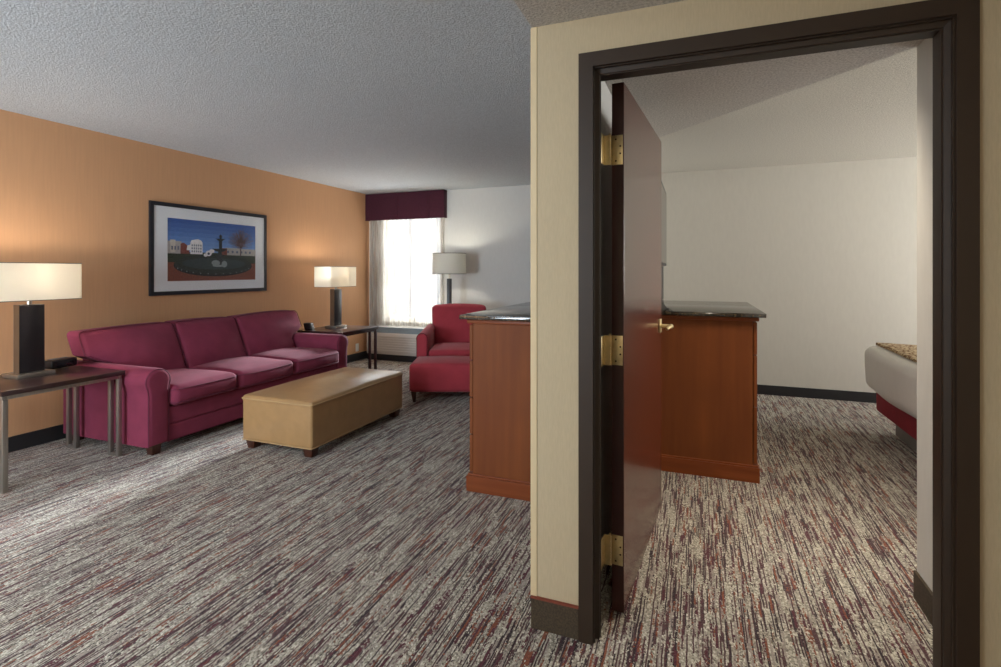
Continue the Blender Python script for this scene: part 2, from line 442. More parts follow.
# baseboards
def baseb(name, x0, x1, y0, y1, m, label, h=0.11):
    return struct(name, BM().box(x0, x1, y0, y1, 0, h, 0.002), m, label)
baseb('baseboard_left', LX, LX+0.012, SY0, FY-0.0, M['base_dark'], 'dark baseboard under the orange wall')
baseb('baseboard_far', -3.28, PX0, FY-0.012, FY, M['base_dark'], 'dark baseboard under the pale grey wall')
baseb('baseboard_front', PX0-0.002, OX0-FO-0.001, PY0-0.010, PY0, M['base_carpet'], 'brown carpet baseboard left of the doorway')
baseb('baseboard_front_right', OX1+FO+0.001, 1.9, PY0-0.010, PY0, M['base_carpet'], 'brown carpet baseboard right of the doorway')
baseb('baseboard_entry', RX-0.012, RX, PY1+0.02, 2.49, M['base_carpet'], 'brown carpet baseboard on the short entry wall')
baseb('baseboard_bedroom', 0.0, BX, BY-0.012, BY, M['base_dark'], 'dark baseboard under the bedroom far wall', 0.10)
baseb('baseboard_middle', PX0-0.012, PX0, PY1, 2.74, M['base_dark'], 'dark baseboard on the dividing wall')
# cap strip and corner bead of the doorway wall
struct('trim_1', BM().box(PX0-0.006, PX0+0.020, PY0-0.003, PY0+0.02, 0.112, SZ, 0.003), mat('corner_bead', (214, 196, 158), 0.6, var=0.03), 'pale corner bead at the end of the doorway wall')
struct('trim_2', BM().box(PX0-0.002, OX0-FO-0.001, PY0-0.012, PY0, 0.11, 0.116), mat('reddish_cap', (120, 56, 40), 0.6, var=0.1), 'thin reddish cap on the carpet baseboard')

# door frame: face casing, rabbets and stop on three sides
y0, y1 = PY0-0.016, PY1+0.016
def jamb(side):
    s = 1 if side == 'L' else -1
    x = OX0 if side == 'L' else OX1
    prof = [(0, y0), (0, y0+0.034), (0.016, y0+0.040), (0.016, 1.848), (0.0, 1.852), (0.0, y1),
            (-FO, y1), (-FO, PY1+0.001), (-0.010, PY1+0.001), (-0.010, PY0-0.001), (-FO, PY0-0.001), (-FO, y0)]
    return [(x+s*a, yy) for a, yy in prof]
b = BM(); b.prism(jamb('L'), 'z', 0, OZ+FO); b.prism(jamb('R'), 'z', 0, OZ+FO)
hp = [(y0, 0), (y0+0.034, 0), (y0+0.040, -0.016), (1.848, -0.016), (1.852, 0), (y1, 0), (y1, FO), (PY1+0.001, FO), (PY1+0.001, 0.010), (PY0-0.001, 0.010), (PY0-0.001, FO), (y0, FO)]
b.prism([(yy, OZ+zz) for yy, zz in hp], 'x', OX0-0.0005, OX1+0.0005)
# thin bead lines pressed into the stop
for s, x in ((1, OX0), (-1, OX1)):
    b.box(min(x+s*0.001, x+s*0.004), max(x+s*0.001, x+s*0.004), y0+0.012, y0+0.018, 0, OZ)
    b.box(min(x+s*0.016, x+s*0.019), max(x+s*0.016, x+s*0.019), y0+0.048, y0+0.053, 0, OZ-0.016)
b.box(OX0, OX1, y0+0.012, y0+0.018, OZ-0.004, OZ-0.001); b.box(OX0+0.02, OX1-0.02, y0+0.048, y0+0.053, OZ-0.019, OZ-0.016)
struct('trim_3', b, M['frame'], 'dark bronze door frame around the bedroom doorway')

# ------------------------------------------------------------------ door (open into the bedroom)
DW, DT = 0.985, 0.046
door = bpy.data.objects.new('door_1', None); C.objects.link(door)
door.location = (-0.299, 1.968, 0); door.rotation_euler = (0, 0, math.radians(90-4.4))
door['kind'] = 'structure'; door['label'] = 'dark glossy mahogany door standing open into the bedroom'
# local: +X along door from hinge, local -Y = side facing the opening (+X world)
BM().box(0.0, DW, -DT, 0.0, 0.012, 2.012, 0.0015).obj('door_leaf', M['door'], door, smooth=False)
BM().box(-0.0012, 0.0, -DT+0.001, -0.001, 0.013, 2.011).obj('door_edge', M['dooredge'], door, smooth=False)
for hz in (1.757, 1.0, 0.245):
    h = BM(); h.box(-0.004, -0.0012, -DT+0.004, -0.002, hz-0.056, hz+0.056, 0.0008)
    h.box(-0.066, -0.016, 0.0235, 0.0262, hz-0.056, hz+0.056, 0.0008); h.box(-0.018, -0.012, 0.003, 0.026, hz-0.056, hz+0.056)
    ho = h.obj('hinge', M['brass'], door)
    k = BM()
    for i in range(5):
        zz = hz-0.056+i*0.0226; k.lathe([(0, zz), (0.0065, zz), (0.0065, zz+0.0212), (0, zz+0.0212)], -0.011, 0.004, 14)
    k.lathe([(0, hz+0.057), (0.005, hz+0.057), (0.003, hz+0.063), (0, hz+0.064)], -0.011, 0.004, 14)
    k.obj('hinge_barrel', M['brass'], ho)
    for (yy, dz) in ((-0.016, 0.041), (-0.033, 0.014), (-0.016, -0.041), (-0.033, -0.014)):
        sbm = BM(); sbm.lathe([(0, -0.0052), (0.0032, -0.0048), (0.0036, -0.0038), (0, -0.0036)], 0, 0, 12, axis='x')
        so = sbm.obj('screw', M['screw'], ho); so.location = (0, yy, hz+dz)
# lever handles, both faces
def lever(sgn):
    yb = -DT if sgn < 0 else 0.0
    b = BM(); X, Z = DW-0.07, 1.005
    b.box(X-0.028, X+0.028, min(yb, yb+sgn*0.008), max(yb, yb+sgn*0.008), Z-0.036, Z+0.036, 0.003)
    pts = [(X, yb+sgn*0.006, Z), (X, yb+sgn*0.05, Z)]
    b.tube(pts, 0.011, 14)
    pts = [(X+0.012, yb+sgn*0.058, Z), (X-0.01, yb+sgn*0.060, Z), (X-0.05, yb+sgn*0.060, Z+0.002), (X-0.09, yb+sgn*0.056, Z), (X-0.115, yb+sgn*0.052, Z-0.004)]
    b.tube(pts, [0.012, 0.013, 0.010, 0.009, 0.007], 12)
    return b
lever(-1).obj('door_handle', M['brass'], door); lever(1).obj('door_handle', M['brass'], door)
BM().box(DW, DW+0.002, -DT+0.011, -0.011, 0.95, 1.06).obj('latch_plate', M['brass'], door)

# ------------------------------------------------------------------ windows
def window(name, label, along, a0, a1, pos, z0, z1, outward):
    w = bpy.data.objects.new(name, None); C.objects.link(w); w['kind'] = 'structure'; w['label'] = label
    def BX_(b, a, c, p0, p1, q0, q1, bev=0.003):
        if along == 'x': b.box(a, c, min(p0, p1), max(p0, p1), q0, q1, bev)
        else: b.box(min(p0, p1), max(p0, p1), a, c, q0, q1, bev)
    p0, p1 = pos+outward*0.10, pos+outward*0.16
    f = BM(); t = 0.045
    BX_(f, a0, a0+t, p0, p1, z0, z1); BX_(f, a1-t, a1, p0, p1, z0, z1); BX_(f, a0, a1, p0, p1, z0, z0+t); BX_(f, a0, a1, p0, p1, z1-t, z1)
    BX_(f, (a0+a1)/2-0.02, (a0+a1)/2+0.02, p0, p1, z0, z1)
    f.obj('window_frame', M['white'], w, smooth=False)
    g = BM(); BX_(g, a0+t, a1-t, pos+outward*0.127, pos+outward*0.131, z0+t, z1-t, 0)
    g.obj('pane', M['glass'], w, smooth=False)
    return w
window('window_1', 'bright window behind the sheer curtain', 'x', WX, WXb, FY, WZ0, WZ1, 1)
window('window_2', 'bedroom window out of view', 'y', 3.6, 5.9, BX, 0.6, 2.2, 1)

# curtain and valance
def curtain():
    b = BM(); x0, x1 = -4.565, -3.315; nx, nz = 420, 26
    zt, zb = 2.30, 0.50
    random.seed(3)
    ph = [random.uniform(0, 6.28) for _ in range(6)]
    grid = []
    for i in range(nx+1):
        t = i/nx; x = x0+(x1-x0)*t
        row = []
        for j in range(nz+1):
            s = j/nz; z = zt+(zb-zt)*s
            amp = 0.013+0.008*s
            d = math.sin(2*PI*17*t+ph[0]+0.7*math.sin(5*t*PI+ph[1]))+0.45*math.sin(2*PI*31*t+ph[2]+s*0.8)+0.25*math.sin(2*PI*7*t+ph[3]-s)
            y = FY-0.046+amp*0.72*d
            row.append(b.b.verts.new((x+0.004*math.sin(s*4+t*40), max(FY-0.082, min(y, FY-0.006)), z+0.003*math.sin(t*60))))
        grid.append(row)
    for i in range(nx):
        for j in range(nz):
            b.b.faces.new((grid[i][j], grid[i+1][j], grid[i+1][j+1], grid[i][j+1]))
    return b
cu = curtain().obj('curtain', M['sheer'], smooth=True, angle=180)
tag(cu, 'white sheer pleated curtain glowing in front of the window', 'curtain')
v = thing('valance', 'dark plum fabric box valance above the sheer curtain', 'valance', (-3.945, FY, 2.05))
b = BM(); w = 0.653
b.box(-w, w, -0.105, -0.085, 0.0, 0.388, 0.006); b.box(-w, -w+0.02, -0.085, -0.002, 0.0, 0.388, 0.004); b.box(w-0.02, w, -0.085, -0.002, 0.0, 0.388, 0.004); b.box(-w, w, -0.088, -0.002, 0.368, 0.388)
b.obj('valance_board', M['valance'], v)
for xs in (-0.1, 0.42):   # inverted pleat folds
    b = BM(); b.prism([(xs-0.03, -0.1055), (xs, -0.112), (xs+0.006, -0.1055)], 'z', 0.002, 0.386); b.obj('pleat', M['valance'], v)
b = BM().box(-w-0.002, w+0.002, -0.108, -0.084, -0.003, 0.006, 0.002); b.obj('hem', M['valance'], v)

# through-wall air conditioner
a = thing('air_conditioner', 'off-white wall air conditioner under the curtained window', 'air conditioner', (-3.93, FY, 0))
hw = 0.60
BM().prism([(-0.002, 0.09), (-0.155, 0.09), (-0.165, 0.11), (-0.165, 0.385), (-0.155, 0.40), (-0.085, 0.475), (-0.002, 0.475)], 'x', -hw, hw, 0.004).obj('housing', M['ptac'], a)
g = BM()
for i in range(13):
    yy = -0.152+i*0.0055; zz = 0.404+i*0.0058
    g.tube([(-hw+0.05, yy, zz), (hw-0.05, yy, zz)], 0.0022, 6)
n_ = Vector((0, -0.075, 0.07)).normalized()
g.prism([(-0.154, 0.4005), (-0.156, 0.4035), (-0.089, 0.4755), (-0.086, 0.4735)], 'x', -hw+0.04, hw-0.04)
g.obj('grille', M['ptacg'], a)
s_ = BM()
for i in range(7):
    zz = 0.13+i*0.034; s_.box(-hw+0.02, hw-0.02, -0.170, -0.164, zz, zz+0.024, 0.002)
s_.obj('front_louvres', M['ptac'], a)
BM().box(-hw, hw, -0.150, -0.004, 0.0, 0.09, 0.002).obj('base_kick', M['base_dark'], a)
BM().box(hw-0.2, hw-0.05, -0.128, -0.108, 0.452, 0.459).obj('control_panel', M['white'], a).location = (0, 0, 0)

# ------------------------------------------------------------------ sofa
sofa = thing('sofa', 'long burgundy three-seat sofa against the orange wall', 'sofa', (-4.03, 3.54, 0))
HL = 1.09; AX0, AX1 = -0.50, 0.475
def wr(p, k=0.004, f=9):  # small soft irregularity of cloth
    return Vector((p.x+k*math.sin(p.y*f+p.z*7), p.y+k*0.5*math.sin(p.z*f*1.3+p.x*6), p.z+k*math.sin(p.x*f*1.1+p.y*5)))
# base rail: two bands and back shell
b = BM(); b.soft((-0.03, 0, 0.122), (0.485, HL-0.145, 0.062), 0.015, 6); b.soft((-0.03, 0, 0.25), (0.490, HL-0.145, 0.068), 0.02, 6, puff=(0, 0.006, 0, 0, 0, 0))
b.obj('base', M['sofa'], sofa)
b = BM(); b.soft((-0.40, 0, 0.42), (0.07, HL-0.14, 0.345), 0.05, 8, fn=lambda p: (p.x-0.10*(p.z-0.1), p.y, p.z))
b.obj('back_frame', M['sofa'], sofa)
def armprof(sg):
    # outer -> roll -> inner, y outward
    pts = [(0.0, 0.065), (0.0, 0.42)]
    cy, cz, r = 0.074, 0.520, 0.090
    for k in range(15):
        an = math.radians(212-k*(212+22)/14)
        pts.append((cy+r*math.cos(an)*1.06, cz+r*math.sin(an)))
    pts += [(0.158, 0.44), (0.158, 0.065)]
    return [(sg*(-HL+y), z) for y, z in pts]
for sg in (1, -1):
    arm = BM().prism(armprof(sg), 'x', AX0+0.01, AX1, 0.030, 4).obj('armrest', M['sofa'], sofa, angle=50)
    pp = [(AX1-0.010, y+sg*(0.006 if abs(y) > HL-0.05 else -0.004), z-(0.006 if z > 0.5 else 0)) for y, z in armprof(sg)]
    def inset(p):
        return p
    BM().tube([inset(p) for p in pp[:-0] or pp], 0.0036, 6).obj('piping', M['sofap'], arm)
# seat cushions
sy = [-0.905, -0.345, 0.27, 0.905]
sy = [-0.932, -0.365, 0.268, 0.925]
def rrect(cx, cy, hx, hy, r, z, n=5, extra=None):
    pts = []
    for (sx, sy_, a0) in ((1, 1, 0), (-1, 1, 90), (-1, -1, 180), (1, -1, 270)):
        for k in range(n+1):
            an = math.radians(a0+90*k/n); pts.append((cx+sx*(hx-r)+r*math.cos(an), cy+sy_*(hy-r)+r*math.sin(an), z))
    return pts
for i in range(3):
    ya, yb = sy[i]+0.004, sy[i+1]-0.004; cy = (ya+yb)/2; hy = (yb-ya)/2
    cx, hx = 0.155, 0.355
    sc_ = BM().soft((cx, cy, 0.390), (hx, hy, 0.075), 0.045, 9, puff=(0, 0.025, 0.0, 0.0, 0.0, 0.030), fn=lambda p: wr(p, 0.003)).obj('seat_cushion', M['sofa'], sofa)
    def pipe(z):
        P = []
        R = rrect(cx, cy, hx-0.002, hy-0.002, 0.045, z)
        # resample edges so the piping follows the crown
        for q in range(len(R)):
            p0, p1 = Vector(R[q]), Vector(R[(q+1) % len(R)])
            m = max(1, int((p1-p0).length/0.04))
            for t in range(m): P.append(p0.lerp(p1, t/m))
        out = []
        for p in P:
            u = (p.x-cx)/hx; w_ = (p.y-cy)/hy
            out.append(wr(Vector((p.x+0.025*max(0, u)*(1-w_*w_)*0.75, p.y, p.z)), 0.003))
        return out
    BM().tube(pipe(0.437), 0.0036, 6, closed=True).obj('piping', M['sofap'], sc_)
    BM().tube(pipe(0.341), 0.0036, 6, closed=True).obj('piping', M['sofap'], sc_)
# back cushions; the outer two wrap over the arms
def sstep(a, b_, x):
    t = max(0, min(1, (x-a)/(b_-a))); return t*t*(3-2*t)
by = [-1.11, -0.365, 0.275, 1.115]
for i in range(3):
    ya, yb = by[i]+0.003, by[i+1]-0.003; cy = (ya+yb)/2; hy = (yb-ya)/2
    zc, hz, hx = 0.638, 0.210, 0.092
    def fn(p, i=i, ya=ya, yb=yb):
        q = Vector(p)
        k = 1-sstep(0.57, 0.68, q.z)
        if i == 0:
            lo = -1.11+0.003; f = (yb-q.y)/(yb-lo); q.y += k*f*f*0.18
        if i == 2:
            hi = 1.115; f = (q.y-ya)/(hi-ya); q.y -= k*f*f*0.20
        t = (q.z-0.45)
        q.x += -0.46*t   # lean back
        q.z += 0.005*math.sin(PI*(q.y-ya)/(yb-ya))*(1 if q.z > 0.6 else 0)
        return wr(q, 0.004, 7)
    cx = -0.158
    bc = BM().soft((cx, cy, zc), (hx, hy, hz), 0.038, 10, puff=(0.0, 0.05, 0, 0, 0, 0.004), fn=fn).obj('back_cushion', M['sofa'], sofa)
    P = []
    R = [(cy+(hy-0.05)*0+0, 0)]
    pts = []
    for (s1, s2, a0) in ((1, 1, 0), (-1, 1, 90), (-1, -1, 180), (1, -1, 270)):
        for k in range(6):
            an = math.radians(a0+90*k/5); pts.append((cy+s1*(hy-0.036)+0.036*math.cos(an), zc+s2*(hz-0.036)+0.036*math.sin(an)))
    for q in range(len(pts)):
        p0, p1 = Vector(pts[q]), Vector(pts[(q+1) % len(pts)]); m = max(1, int((p1-p0).length/0.04))
        for t in range(m):
            p = p0.lerp(p1, t/m); u = (p.x-cy)/hy; w_ = (p.y-zc)/hz
            edge = max(abs(u), abs(w_))
            zadd = 0.004*(1-u*u)*abs(w_) if w_ > 0 else 0
            P.append(fn(Vector((cx+hx-0.012, p.x, p.y+zadd))))
    BM().tube(P, 0.0036, 6, closed=True).obj('piping', M['sofap'], bc)
def foot(x, y, h, w0, w1, m, parent):
    b = BM(); b.box(-w1, w1, -w1, w1, 0, h, 0.003, fn=lambda p: (x+p.x*(w0/w1+(1-w0/w1)*p.z/h), y+p.y*(w0/w1+(1-w0/w1)*p.z/h), p.z))
    return b.obj('foot', m, parent)
for x in (-0.42, 0.425):
    for y in (-1.02, 1.02): foot(x, y, 0.08, 0.028, 0.036, M['foot'], sofa)

# ------------------------------------------------------------------ leather bench ottoman
ot = thing('leather_ottoman', 'long tan leather ottoman on short wooden feet before the sofa', 'ottoman', (-2.79, 3.415, 0))
OHX, OHY = 0.318, 0.59
b = BM(); b.soft((0, 0, 0.22), (OHX, OHY, 0.155), 0.022, 10, puff=(0.006, 0.006, 0.006, 0.006, 0, 0))
b.obj('body', M['leather'], ot)
b = BM(); b.soft((0, 0, 0.365), (OHX+0.002, OHY+0.002, 0.028), 0.022, 12, puff=(0, 0, 0, 0, 0, 0.050)); b.obj('top_panel', M['leather'], ot)
BM().tube(rrect(0, 0, OHX+0.004, OHY+0.004, 0.022, 0.371), 0.005, 6, closed=True).obj('piping', M['leatherp'], ot)
BM().tube(rrect(0, 0, OHX+0.002, OHY+0.002, 0.022, 0.072), 0.004, 6, closed=True).obj('piping', M['leatherp'], ot)
for x in (-OHX+0.055, OHX-0.055):
    for y in (-OHY+0.06, OHY-0.06): foot(x, y, 0.068, 0.030, 0.040, M['foot'], ot)

# ------------------------------------------------------------------ armchair and its ottoman (camera-facing yaw in the room)
ca, sa = math.cos(math.radians(20.91)), math.sin(math.radians(20.91))
def rd(r, d): return (r*ca-d*sa, r*sa+d*ca)
x_, y_ = rd(-0.52, 6.02)
ch = thing('armchair', 'red upholstered armchair by the window with a matching footstool', 'armchair', (x_, y_, 0), math.radians(20.91))
# local x right, local -y front
BM().soft((0, 0.02, 0.21), (0.385, 0.34, 0.10), 0.02, 6).obj('base', M['chair'], ch)
BM().soft((0, -0.045, 0.345), (0.285, 0.315, 0.075), 0.035, 8, puff=(0, 0, 0.012, 0, 0, 0.03)).obj('seat_cushion', M['chair'], ch)
def backfn(p):
    t = p.z-0.35
    w_ = 1+0.0*t
    return Vector((p.x*(1+0.16*max(0, t)), p.y+0.22*t, p.z+(-0.02*(p.x/0.3)**2 if p.z > 0.7 else 0)))
BM().soft((0, 0.315, 0.585), (0.315, 0.075, 0.305), 0.05, 9, puff=(0, 0, 0.03, 0.0, 0, 0.0), fn=backfn).obj('backrest', M['chair'], ch)
for sg in (-1, 1):
    pr = [(0.0, 0.11), (0.0, 0.55)]
    for k in range(11):
        an = PI-k*PI/10; pr.append((0.0575+0.0605*math.cos(an), 0.575+0.060*math.sin(an)))
    pr += [(0.115, 0.55), (0.115, 0.11)]
    prof = [(sg*(0.405-y), z) for y, z in pr]
    b = BM().prism(prof, 'y', -0.375, 0.36, 0.016, 3)
    def slope(p):  return p
    for vv in b.b.verts:
        if vv.co.z > 0.4: vv.co.z += 0.05*(vv.co.y)-0.005
    a_ = b.obj('armrest', M['chair'], ch, angle=50)
    BM().tube([(x, -0.372, z+(0.05*-0.372-0.005 if z > 0.4 else 0)) for x, z in prof], 0.004, 6).obj('seam', M['chairs'], a_)
def tleg(x, y, h, m, parent, dx=0, dy=0):
    b = BM(); b.box(-0.024, 0.024, -0.024, 0.024, 0, h, 0.003, fn=lambda p: (x+p.x*(0.6+0.4*p.z/h)+dx*(1-p.z/h), y+p.y*(0.6+0.4*p.z/h)+dy*(1-p.z/h), p.z))
    return b.obj('leg', m, parent)
for x in (-0.34, 0.34):
    for y in (-0.29, 0.32): tleg(x, y, 0.12, M['foot'], ch)
x_, y_ = rd(-0.548, 5.29)
fs = thing('footstool', 'red footstool pushed in front of the red armchair', 'footstool', (x_, y_, 0), math.radians(20.91))
BM().soft((0, 0, 0.24), (0.355, 0.245, 0.14), 0.035, 9, puff=(0.008, 0.008, 0.008, 0.008, 0, 0.03)).obj('cushion', M['chair'], fs)
BM().tube(rrect(0, 0, 0.354, 0.244, 0.035, 0.125), 0.003, 6, closed=True).obj('seam', M['chairs'], fs)
for x in (-0.315, 0.315):
    for y in (-0.205, 0.205): tleg(x, y, 0.106, M['foot'], fs, dx=0.008*(1 if x < 0 else -1))

# ------------------------------------------------------------------ end tables
def end_table(label, y0_, y1_, x0_, x1_, legm, grp):
    cx, cy = (x0_+x1_)/2, (y0_+y1_)/2
    t = thing('end_table', label, 'end table', (cx, cy, 0), 0, grp)
    hx, hy = (x1_-x0_)/2, (y1_-y0_)/2
    BM().box(-hx, hx, -hy, hy, 0.570, 0.600, 0.003).obj('tabletop', M['tabletop'], t)
    r = BM(); s = 0.0135
    r.box(-hx+0.02, hx-0.02, -hy+0.012, -hy+0.036, 0.545, 0.570, 0.002); r.box(-hx+0.02, hx-0.02, hy-0.036, hy-0.012, 0.545, 0.570, 0.002)
    r.box(hx-0.044, hx-0.02, -hy+0.036, hy-0.036, 0.545, 0.570, 0.002); r.box(-hx+0.05, -hx+0.075, -hy+0.036, hy-0.036, 0.545, 0.570, 0.002)
    r.obj('apron', legm, t)
    for sy_ in (-1, 1):
        yy = sy_*(hy-0.026)
        for sx in (-1, 1):
            pair = (hx-0.028, hx-0.113) if sx > 0 else (-hx+0.150, -hx+0.065)
            for xx in pair:
                BM().box(xx-s, xx+s, yy-s, yy+s, 0, 0.545, 0.0015).obj('leg', legm, t)
            xa, xb = min(pair)+s, max(pair)-s
            BM().box(xa, xb, yy-s*0.8, yy+s*0.8, 0.004, 0.022).obj('foot_bar', legm, t)
    return t
end_table('dark-topped steel end table at the near end of the sofa', 1.735, 2.425, -4.40, -3.755, M['steel'], 'pair of end tables')
end_table('dark-topped end table in the corner beside the window', 4.79, 5.50, -4.40, -3.755, M['darksteel'], 'pair of end tables')

# table lamps
def table_lamp(label, x, y, z):
    l = thing('table_lamp', label, 'lamp', (x, y, z), 0, 'pair of table lamps')
    BM().box(-0.085, 0.085, -0.105, 0.105, 0.0, 0.028, 0.002).obj('base', M['nickel'], l)
    col = BM().box(-0.026, 0.034, -0.070, 0.070, 0.028, 0.475, 0.003).obj('column', M['lampblack'], l)
    BM().box(-0.030, -0.026, -0.072, 0.072, 0.028, 0.477).obj('side_strip', M['nickel'], col)
    BM().box(-0.026, 0.034, -0.072, -0.070, 0.028, 0.477).obj('side_strip', mat('bronze_strip', (120, 98, 78), 0.4, metal=0.6, var=0.1), col)
    b = BM(); b.lathe([(0, 0.475), (0.014, 0.475), (0.014, 0.52), (0.02, 0.522), (0.02, 0.56), (0, 0.56)], 0, 0, 16); b.obj('socket', M['nickel'], l)
    # shade: rectangular linen tube with real thickness
    def ring(hx, hy): return [(p[0], p[1]) for p in rrect(0, 0, hx, hy, 0.02, 0, 4)]
    o = BM(); z0_, z1_ = 0.505, 0.755
    A, B_ = ring(0.125, 0.250), ring(0.1235, 0.2485)
    n = len(A)
    vs = [[o.b.verts.new((p[0], p[1], zz)) for p in R] for R, zz in ((A, z0_), (A, z1_), (B_, z1_), (B_, z0_))]
    for k in range(4):
        P, Q = vs[k], vs[(k+1) % 4]
        for i in range(n): o.b.faces.new((P[i], P[(i+1) % n], Q[(i+1) % n], Q[i]))
    sh = o.obj('lamp_shade', M['shade'], l, angle=60)
    BM().tube([(p[0], p[1], z0_+0.002) for p in A], 0.0025, 6, closed=True).obj('rim', M['trim'], sh)
    BM().tube([(p[0], p[1], z1_-0.002) for p in A], 0.0025, 6, closed=True).obj('rim', M['trim'], sh)
    sp = BM(); sp.tube([(-0.124, 0, z1_-0.01), (0.124, 0, z1_-0.01)], 0.002, 6); sp.tube([(0, 0, 0.56), (0, -0.06, 0.62), (0, -0.05, z1_-0.01)], 0.002, 6); sp.tube([(0, 0, 0.56), (0, 0.06, 0.62), (0, 0.05, z1_-0.01)], 0.002, 6)
    sp.obj('harp', M['nickel'], sh)
    BM().lathe([(0, 0.56), (0.013, 0.565), (0.016, 0.585), (0.030, 0.615), (0.031, 0.635), (0.022, 0.655), (0, 0.664)], 0, 0, 20).obj('bulb', M['bulb'], l)
    return l
table_lamp('lit table lamp with black column on the near end table', -4.165, 2.072, 0.600)
table_lamp('lit table lamp with black column in the window corner', -4.165, 5.19, 0.600)

# floor lamp
x_, y_ = rd(-0.672, 6.72)
fl = thing('floor_lamp', 'black floor lamp with grey drum shade behind the armchair', 'floor lamp', (x_, y_, 0), math.radians(20.91))
BM().lathe([(0, 0), (0.13, 0), (0.135, 0.006), (0.13, 0.018), (0.02, 0.026), (0, 0.026)], 0, 0, 40).obj('base', M['black'], fl)
BM().box(-0.0, 0.062, -0.02, 0.02, 0.024, 1.20, 0.003).obj('pole', M['lampblack'], fl).location = (-0.031, 0, 0)
BM().lathe([(0, 1.20), (0.013, 1.20), (0.013, 1.25), (0.02, 1.255), (0.02, 1.30), (0, 1.30)], 0, 0, 16).obj('socket', M['nickel'], fl)
R_ = 0.220
sh = BM().lathe([(R_, 1.262), (R_-0.004, 1.532), (R_-0.006, 1.532), (R_-0.002, 1.262)], 0, 0, 56, closed=True).obj('lamp_shade', M['shade2'], fl)
for zz in (1.264, 1.530):
    BM().tube([((R_-0.001)*math.cos(2*PI*k/48), (R_-0.001)*math.sin(2*PI*k/48), zz) for k in range(48)], 0.004, 6, closed=True).obj('rim', M['trim'], sh)
sp = BM()
for k in range(3):
    an = k*2*PI/3+0.3; sp.tube([(0, 0, 1.30), (0.2*math.cos(an), 0.2*math.sin(an), 1.285)], 0.002, 6)
sp.obj('spider', M['nickel'], sh)
BM().lathe([(0, 1.30), (0.013, 1.305), (0.016, 1.325), (0.030, 1.355), (0.031, 1.375), (0.022, 1.395), (0, 1.404)], 0, 0, 20).obj('bulb', M['bulb'], fl)

# alarm clock and phone on the tables
ck = thing('clock_radio', 'low black clock radio beside the near table lamp', 'clock', (-4.30, 2.315, 0.600), math.radians(12))
BM().soft((0, 0, 0.036), (0.055, 0.092, 0.031), 0.012, 4).obj('case', M['black'], ck)
BM().box(0.053, 0.0565, -0.062, 0.062, 0.016, 0.044, 0.001).obj('display', mat('display_glass', (30, 36, 42), 0.1, var=0.05), ck)
BM().box(0.02, 0.05, -0.03, 0.03, 0.0, 0.006, 0.001).obj('foot', M['nickel'], ck)
b = BM()
for k in range(5): b.box(-0.012, 0.012, -0.055+k*0.024, -0.039+k*0.024, 0.066, 0.0705, 0.001)
b.obj('buttons', M['greypl'], ck)
ph = thing('telephone_dock', 'small black box on the corner table near the sofa arm', 'clock', (-4.30, 4.875, 0.600), math.radians(20))
BM().soft((0, 0, 0.042), (0.045, 0.052, 0.042), 0.014, 4, fn=lambda p: (p.x-0.25*(p.z-0.04), p.y, p.z)).obj('case', M['black'], ph)
BM().box(0.040, 0.0465, -0.035, 0.035, 0.02, 0.05, 0.001).obj('display', M['greypl'], ph)

# outlet on the orange wall
o_ = thing('wall_outlet', 'small pale outlet plate low on the orange wall near the corner', 'outlet', (LX, 6.20, 0.19))
BM().box(0.0, 0.006, -0.036, 0.036, -0.057, 0.057, 0.002).obj('plate', M['white'], o_)
for dz in (-0.02, 0.02):
    BM().box(0.006, 0.008, -0.016, 0.016, dz-0.013, dz+0.013, 0.0008).obj('socket_face', M['white'], o_)

# ------------------------------------------------------------------ framed fountain photograph
pf = thing('framed_picture', 'black framed photograph of a park fountain above the sofa', 'picture', (LX, 3.83, 1.505))
Y0, Y1, Z0, Z1 = -0.662, 0.675, -0.430, 0.430; fw = 0.036
b = BM()
def mitre(y0_, z0_, y1_, z1_, iy0, iz0, iy1, iz1):
    b.prism([(y0_, z0_), (y1_, z1_), (iy1, iz1), (iy0, iz0)], 'x', 0.001, 0.024, 0.002)
i_ = fw
mitre(Y0, Z0, Y1, Z0, Y0+i_, Z0+i_, Y1-i_, Z0+i_); mitre(Y1, Z0, Y1, Z1, Y1-i_, Z0+i_, Y1-i_, Z1-i_)
mitre(Y1, Z1, Y0, Z1, Y1-i_, Z1-i_, Y0+i_, Z1-i_); mitre(Y0, Z1, Y0, Z0, Y0+i_, Z1-i_, Y0+i_, Z0+i_)
b.obj('frame', M['pframe'], pf, smooth=False)
py0, py1, pz0, pz1 = -0.495, 0.522, -0.300, 0.292
b = BM(); b.box(0.012, 0.016, Y0+i_, py0, Z0+i_, Z1-i_); b.box(0.012, 0.016, py1, Y1-i_, Z0+i_, Z1-i_); b.box(0.012, 0.016, py0, py1, Z0+i_, pz0); b.box(0.012, 0.016, py0, py1, pz1, Z1-i_)
b.obj('mat_board', M['matboard'], pf, smooth=False)
